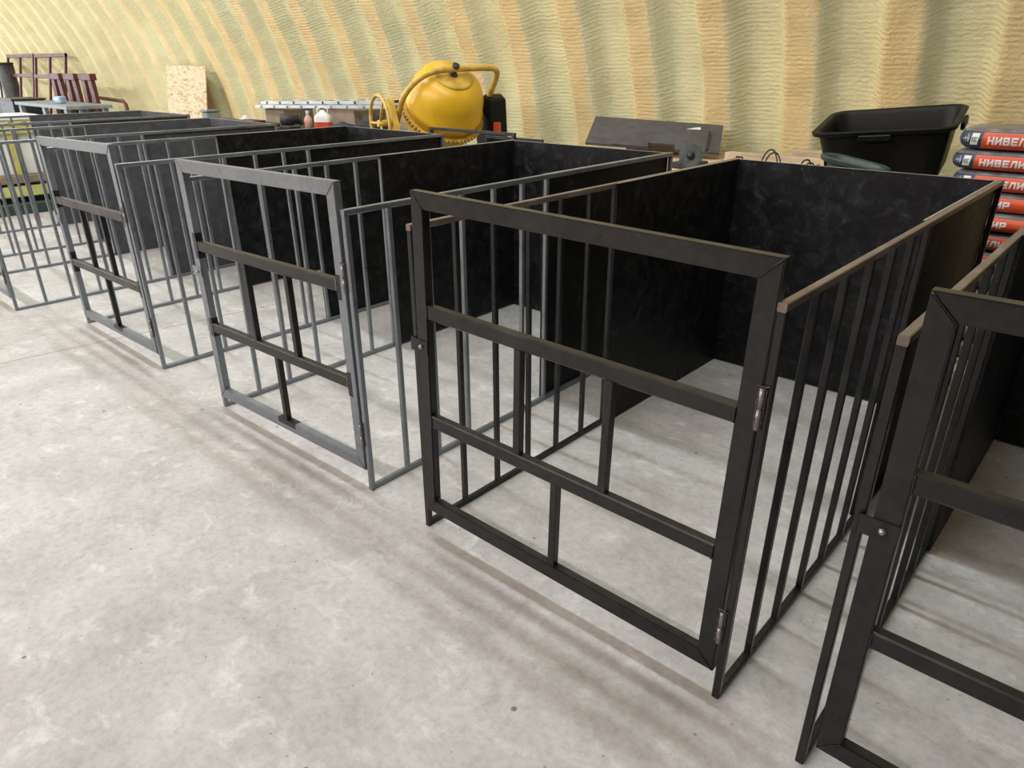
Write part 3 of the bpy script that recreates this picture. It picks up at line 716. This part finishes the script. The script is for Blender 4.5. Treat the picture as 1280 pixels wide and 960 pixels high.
# ------------------------------------------------------------------ cluttered bench with ladder, left of the mixer
b2 = thing('steel_workbench', (-5.35, 3.35, 0), 'dark steel workbench along the foam wall left of the mixer', 'workbench')
b = MB(); b.cbox((0, 0, 0.90), (2.9, 0.75, 0.04), 0.004); b.build('worktop', 'dark_iron', b2)
for x_ in (-1.35, 0, 1.35):
    for y_ in (-0.32, 0.32):
        b = MB(); b.bar((x_, y_, 0), (x_, y_, 0.88), 0.05, 0.05); b.build('leg', 'dark_iron', b2)
B2 = 0.921
ld = thing('extension_ladder', (-5.37, 3.42, 0), 'aluminium extension ladder lying flat on boxes on the workbench', 'ladder')
tilt = 0.07 / 2.5
def lz(x): return 1.135 + tilt * x
for lay in range(2):
    off = (0.0, 0.042)[lay]; L = (1.28, 1.20)[lay]; xo = (0.0, 0.06)[lay]
    for y_ in (-0.17, 0.17):
        s = MB(); s.bar((xo - L, y_, lz(xo - L) + off), (xo + L, y_, lz(xo + L) + off), 0.026, 0.034, (0, 1, 0), 0.003); s.build('rail', 'alu', ld)
    for k in range(9):
        x_ = xo - L + 0.14 + k * 0.285
        if x_ > xo + L: break
        s = MB(); s.tube([(x_, -0.19, lz(x_) + off), (x_, 0.19, lz(x_) + off)], 0.0135, 8); s.build('rung', 'dark_iron' if lay else 'grey_paint', ld)
def boxthing(name, mat, loc, dims, rz, label, cat, ch=0.006):
    m = MB(); m.cbox((0, 0, dims[2] / 2), dims, ch); o = m.build(name, mat, None, loc, (0, 0, rz)); return tag(o, label, cat)
def flaps(o, dims, mat='card'):
    s = MB(); s.box((0, 0, dims[2] + 0.001), (0.05, dims[1] * 0.98, 0.002)); s.build('tape_strip', mat, o)
o = boxthing('cardboard_box', 'card', (-5.05, 3.48, B2), (0.62, 0.42, 0.196), 0, 'brown cardboard box carrying the middle of the ladder', 'box'); flaps(o, (0.62, 0.42, 0.196), 'wood')
o = boxthing('cardboard_box', 'card', (-6.35, 3.50, B2), (0.4, 0.40, 0.158), 0.03, 'brown cardboard box carrying the end of the ladder', 'box'); flaps(o, (0.4, 0.4, 0.158), 'wood')
# jug
jg = MB(); R_ = 0.082
jg.add(*(lambda rings: ([(x_, y_, z_) for s_, z_ in rings for x_, y_ in rrect(0.085 * s_, 0.055 * s_, 0.03 * s_)],
      [(i * 28 + k, i * 28 + (k + 1) % 28, (i + 1) * 28 + (k + 1) % 28, (i + 1) * 28 + k) for i in range(len(rings) - 1) for k in range(28)]))([(0.9, 0), (1, 0.01), (1, 0.12), (0.92, 0.145), (0.6, 0.17), (0.3, 0.185), (0.28, 0.2), (0.01, 0.2)]), 0, True)
j = jg.build('plastic_jug', 'white', None, (-5.02, 3.08, B2), (0, 0, 0.7)); tag(j, 'white plastic jug with a red label on the workbench', 'jug')
jl = MB(); jl.prism(rrect(0.0865, 0.0565, 0.03), 0.055, lambda a, b_, d: (a, b_, 0.03 + d)); jl.build('label_band', 'red_plastic', j)
jh = MB(); jh.tube([(-0.05, 0, 0.16), (-0.055, 0, 0.21), (0, 0, 0.235), (0.055, 0, 0.21), (0.05, 0, 0.16)], 0.009, 8); jh.build('handle', 'white', j)
bt = MB(); bt.lathe([(0, 0.0), (0.0, 0.042), (0.10, 0.042), (0.125, 0.03), (0.14, 0.016), (0.165, 0.016), (0.165, 0)], (0, 0, 0), (0, 0, 1), 20)
o = bt.build('spray_bottle', 'pink', None, (-5.27, 3.06, B2)); tag(o, 'pale orange bottle standing left of the white jug', 'bottle')
cp = MB(); cp.lathe([(0.155, 0.02), (0.185, 0.02), (0.185, 0)], (0, 0, 0), (0, 0, 1), 16); cp.build('cap', 'blue', o)
# pump-like machine block with flanges
pmx = thing('old_pump', (-5.62, 3.04, B2), 'greasy dark pump standing on the workbench left of the bottles', 'pump')
s = MB(); s.lathe([(-0.09, 0), (-0.09, 0.04), (-0.075, 0.06), (0.05, 0.06), (0.06, 0.045), (0.11, 0.05), (0.11, 0)], (0, 0, 0.085), (0.65, 0.75, 0), 20); s.build('casing', 'dark_iron', pmx)
s = MB(); s.lathe([(0.11, 0.02), (0.12, 0.065), (0.135, 0.065), (0.135, 0)], (0, 0, 0.085), (0.65, 0.75, 0), 20); s.build('flange', 'dark_iron', pmx)
s = MB(); s.cbox((0, 0, 0.008), (0.22, 0.14, 0.016), 0.003); s.build('foot', 'dark_iron', pmx)
s = MB(); s.tube([(0.55, 0.02, 0.015), (0.1, 0.0, 0.02), (-0.45, -0.05, 0.045), (-0.60, -0.06, 0.05)], 0.014, 8); tag(s.build('crow_bar', 'dark_iron', None, (-6.38, 3.02, B2)), 'long dark iron bar lying along the workbench end', 'bar')
boxthing('toolbox', 'rust_red', (-5.98, 2.80, 0.0), (0.32, 0.16, 1.0), 0, 'dark red metal locker standing at the end of the pens', 'locker')
lk = bpy.data.objects['toolbox']; lk.name = 'metal_locker'; s = MB(); s.cbox((0, -0.085, 0.5), (0.28, 0.012, 0.9), 0.003); d_ = s.build('door', 'rust_red', lk); s = MB(); s.cbox((0.1, -0.097, 0.55), (0.02, 0.014, 0.08), 0.003); s.build('handle', 'dark_iron', d_)
def cloth(name, mat, loc, a, b_, h, seed, label, cat):
    m = MB(); n1, n2 = 26, 12; vs = []
    for i in range(n2 + 1):
        ph = i / n2 * math.pi / 2
        for k in range(n1):
            t = 2 * math.pi * k / n1
            d = Vector((math.cos(t) * math.cos(ph), math.sin(t) * math.cos(ph), math.sin(ph)))
            f_ = 1 + 0.38 * noise.noise(d * 2.1 + Vector((seed, 0, 0))) + 0.16 * noise.noise(d * 6 + Vector((0, seed, 0)))
            vs.append((d.x * a * f_, d.y * b_ * f_, max(0, d.z * h * f_)))
    fs = [(i * n1 + k, i * n1 + (k + 1) % n1, (i + 1) * n1 + (k + 1) % n1, (i + 1) * n1 + k) for i in range(n2) for k in range(n1)]
    m.add(vs, fs, 0, True); return tag(m.build(name, mat, None, loc), label, cat)
cloth('jacket', 'fabric_blue', (-4.72, 3.10, B2), 0.14, 0.12, 0.085, 2.0, 'crumpled navy jacket lying on the workbench', 'jacket')
cloth('bag', 'fabric_dark', (-4.27, 3.14, B2), 0.19, 0.13, 0.17, 5.0, 'slumped dark holdall on the workbench under the ladder', 'bag')
o = boxthing('storage_crate', 'grey_paint', (-7.42, 3.40, 0), (0.9, 0.42, 0.84), 0, 'grey crate under the plastic film at the ladder end', 'crate'); s = MB(); s.cbox((0, 0, 0.82), (0.93, 0.45, 0.03), 0.004); s.build('crate_rim', 'grey_paint', o)
cloth('film_bundle', 'film', (-7.17, 3.38, 0.842), 0.20, 0.15, 0.11, 9.0, 'crumpled bundle of clear plastic film by the ladder end', 'film')
cloth('foam_offcut', 'white', (-7.66, 3.38, 0.842), 0.16, 0.14, 0.06, 4.0, 'white foam offcut lying between the post and the film bundle', 'foam')
# bundle of pipes near the mixer handwheel
for k in range(4):
    s = MB(); s.tube([(-0.45, 0.05 * k, 0.02), (0.55, 0.045 * k + 0.03, 0.02)], 0.02, 10)
    tag(s.build('steel_pipe', 'grey_paint', None, (-4.05, 3.36, B2 + 0.001 + (0.0 if k % 2 == 0 else 0.0))), 'grey steel pipe lying on the workbench behind the handwheel', 'pipe', 'pipes on the workbench')

# ------------------------------------------------------------------ OSB sheet leaning on the wall
s = MB(); s.cbox((0, 0, 0.78), (1.22, 0.014, 1.56), 0.002)
o = s.build('osb_sheet', 'osb', None, (-9.2, 3.42, 0.002), (RAD(-8), RAD(1.2), 0)); tag(o, 'pale chipboard sheet leaning against the foam wall', 'board')
o = boxthing('gas_canister', 'grey_paint', (-8.05, 3.35, 0), (0.18, 0.18, 0.99), 0, 'blue-grey metal post box standing beside the chipboard sheet', 'post', 0.02); s = MB(); s.cbox((0, 0, 1.0), (0.2, 0.2, 0.02), 0.004); s.build('lid', 'grey_paint', o); o.name = 'metal_post'

# ------------------------------------------------------------------ red steelwork at the far end
def red_frame(loc, w, h, cols, rows, lean, label, rz=0.0):
    t_ = thing('red_steel_frame', loc, label, 'frame', rz, 'red steel frames leaning on the wall'); t_.rotation_euler = (lean, 0, rz)
    q = 0.06
    for k in range(cols + 1):
        x_ = -w / 2 + q / 2 + (w - q) * k / cols
        b = MB(); b.bar((x_, 0, 0), (x_, 0, h), q if k in (0, cols) else q * 0.8, 0.04); b.build('upright', 'rust_red', t_)
    for zz in rows:
        b = MB(); b.bar((-w / 2, -0.004, zz), (w / 2, -0.004, zz), 0.04, q, (0, 1, 0)); b.build('cross_rail', 'rust_red', t_)
red_frame((-16.25, 3.14, 0.0), 1.72, 1.82, 2, (0.05, 0.95, 1.42, 1.79), RAD(-13), 'red steel window-like frame at the dark column')
red_frame((-14.45, 3.14, 0.0), 1.72, 1.81, 2, (0.05, 0.93, 1.41, 1.78), RAD(-13), 'red steel window-like frame beside the red trestles')
for k in range(3):
    t_ = thing('red_trestle', (-13.1 + k * 0.72, 3.15, 0), ('narrow red A-shaped steel trestle right beside the red window-like frame', 'narrow red A-shaped steel trestle between two others like it', 'narrow red A-shaped steel trestle next to the thin bent rail')[k], 'trestle', 0, 'red trestles')
    b = MB(); b.cbox((0, 0, 1.39), (0.52, 0.1, 0.10), 0.006); b.build('head_beam', 'rust_red', t_)
    for sx in (-1, 1):
        b = MB(); b.bar((sx * 0.27, 0, 0), (sx * 0.14, 0, 1.36), 0.16, 0.06); b.build('leg', 'rust_red', t_)
    b = MB(); b.bar((-0.2, 0, 0.9), (0.2, 0, 0.9), 0.05, 0.06, (0, 1, 0)); b.build('tie_rail', 'rust_red', t_)
rl = MB(); rl.tube([(-0.8, 0, 1.08), (0.62, 0, 1.04), (0.70, 0, 1.0), (0.86, 0, 0.0)], 0.028, 10)
rl.tube([(-0.8, 0, 1.08), (-0.8, 0, 0.0)], 0.028, 10); tag(rl.build('bent_red_rail', 'rust_red', None, (-11.55, 3.35, 0)), 'thin bent dark red rail standing right of the red trestles', 'rail')
gt = thing('grey_table', (-11.9, 2.75, 0), 'grey metal table with a paper on it, before the red trestles', 'table')
b = MB(); b.cbox((0, 0, 0.985), (2.5, 0.65, 0.05), 0.005); b.build('table_top', 'grey_paint', gt)
for x_ in (-1.1, 0.1, 1.1):
    for y_ in (-0.27, 0.27):
        b = MB(); b.bar((x_, y_, 0), (x_, y_, 0.96), 0.12 if y_ < 0 else 0.06, 0.06); b.build('leg', 'grey_paint', gt)
s = MB(); s.cbox((0, 0, 0.05), (0.16, 0.12, 0.10), 0.01, R3(0, 0, 0.4)); o = s.build('paper_pack', 'blue', None, (-11.75, 2.7, 1.014)); tag(o, 'small blue and white pack on the grey table', 'pack')
s = MB(); s.cbox((0.03, -0.058, 0.06), (0.10, 0.006, 0.04), 0.001, R3(0, 0, 0.4)); s.build('white_label', 'white', o)
s = MB(); s.prism([(-0.32, 0), (0.25, 0), (0.40, 1.02), (-0.42, 1.02)], 0.5, lambda a, b_, d: (a, d - 0.25, b_)); o = s.build('dark_bin', 'dark_iron', None, (-13.75, 2.7, 0)); tag(o, 'dark tapered bin standing left of the grey table', 'bin')
s = MB(); s.cbox((-0.01, 0, 1.03), (0.86, 0.54, 0.03), 0.006); s.build('rim', 'dark_iron', o)
s = MB(); s.lathe([(0, 0), (0, 0.17), (1.60, 0.15), (1.60, 0)], (0, 0, 0), (0, 0, 1), 20); o = s.build('dark_column', 'dark_iron', None, (-16.9, 3.4, 0)); tag(o, 'upright dark roll standing behind the red frame', 'roll'); s = MB(); s.lathe([(1.60, 0.0), (1.60, 0.16), (1.63, 0.155), (1.63, 0)], (0, 0, 0), (0, 0, 1), 20); s.build('end_cap', 'fabric_dark', o)
for k in range(4):
    s = MB(); s.bar((0, 0, 0), (0.35 - 0.9, 0.35, 1.75 - 0.08 * k), 0.06, 0.03)
    tag(s.build('leaning_channel', 'grey_paint' if k % 2 else 'dark_iron', None, (-17.0 - 0.28 * k, 3.1, 0)), ('dark steel channel leaning nearest the dark roll', 'grey steel channel leaning between two dark channels', 'dark steel channel leaning between two grey channels', 'grey steel channel leaning farthest from the dark roll')[k], 'steel channel', 'leaning channels')
for k in range(2):
    t_ = thing('red_stand', (-16.2 + k * 1.3, 2.45, 0), ('low dark red steel stand beside the upright dark roll', 'low dark red steel stand beside the dark tapered bin')[k], 'stand', 0, 'low red stands')
    b = MB(); b.bar((-0.55, 0, 1.0), (0.55, 0, 1.0), 0.05, 0.07, (0, 1, 0)); b.build('top_rail', 'rust_red', t_)
    for x_ in (-0.5, -0.2, 0.2, 0.5):
        b = MB(); b.bar((x_, 0, 0), (x_, 0, 0.965), 0.06, 0.05); b.build('leg', 'rust_red', t_)

# ------------------------------------------------------------------ yellow / white machine beyond the last pen
mc_ = thing('yellow_machine', (-8.42, 0.57, 0), 'yellow, white and green machine standing beyond the last grey pen', 'machine')
s = MB(); s.cbox((0.05, 0, 0.06), (0.9, 1.6, 0.12), 0.01); s.build('green_base', 'green', mc_)
s = MB(); s.cbox((0, 0, 0.15), (0.75, 1.5, 0.06), 0.01); s.build('dark_plinth', 'plastic', mc_)
s = MB(); s.cbox((0, 0, 0.24), (0.82, 1.54, 0.12), 0.01); s.build('lime_skirt', 'lime', mc_)
s = MB(); s.cbox((0.01, 0, 0.375), (0.84, 1.56, 0.09), 0.01); s.build('brown_band', 'card', mc_)
for y_ in (-0.62, -0.20, 0.22, 0.64):
    s = MB(); s.cbox((0, y_, 0.64), (0.74, 0.30, 0.44), 0.008); s.build('white_panel', 'white', mc_)
for y_ in (-0.41, 0.01, 0.43):
    s = MB(); s.cbox((0.02, y_, 0.64), (0.80, 0.10, 0.44), 0.006); s.build('yellow_post', 'olive', mc_)
s = MB(); s.cbox((0.02, 0, 0.925), (0.84, 1.55, 0.13), 0.006); hr = s.build('yellow_header', 'olive', mc_)
for k in range(12):
    s = MB(); s.cbox((0.444, -0.72 + k * 0.13, 0.965), (0.012, 0.045, 0.04), 0.002); s.build('black_tooth', 'plastic', hr)
s = MB(); s.cbox((0.08, 0.28, 1.02), (0.7, 1.0, 0.05), 0.014); s.build('white_cover', 'white', mc_)
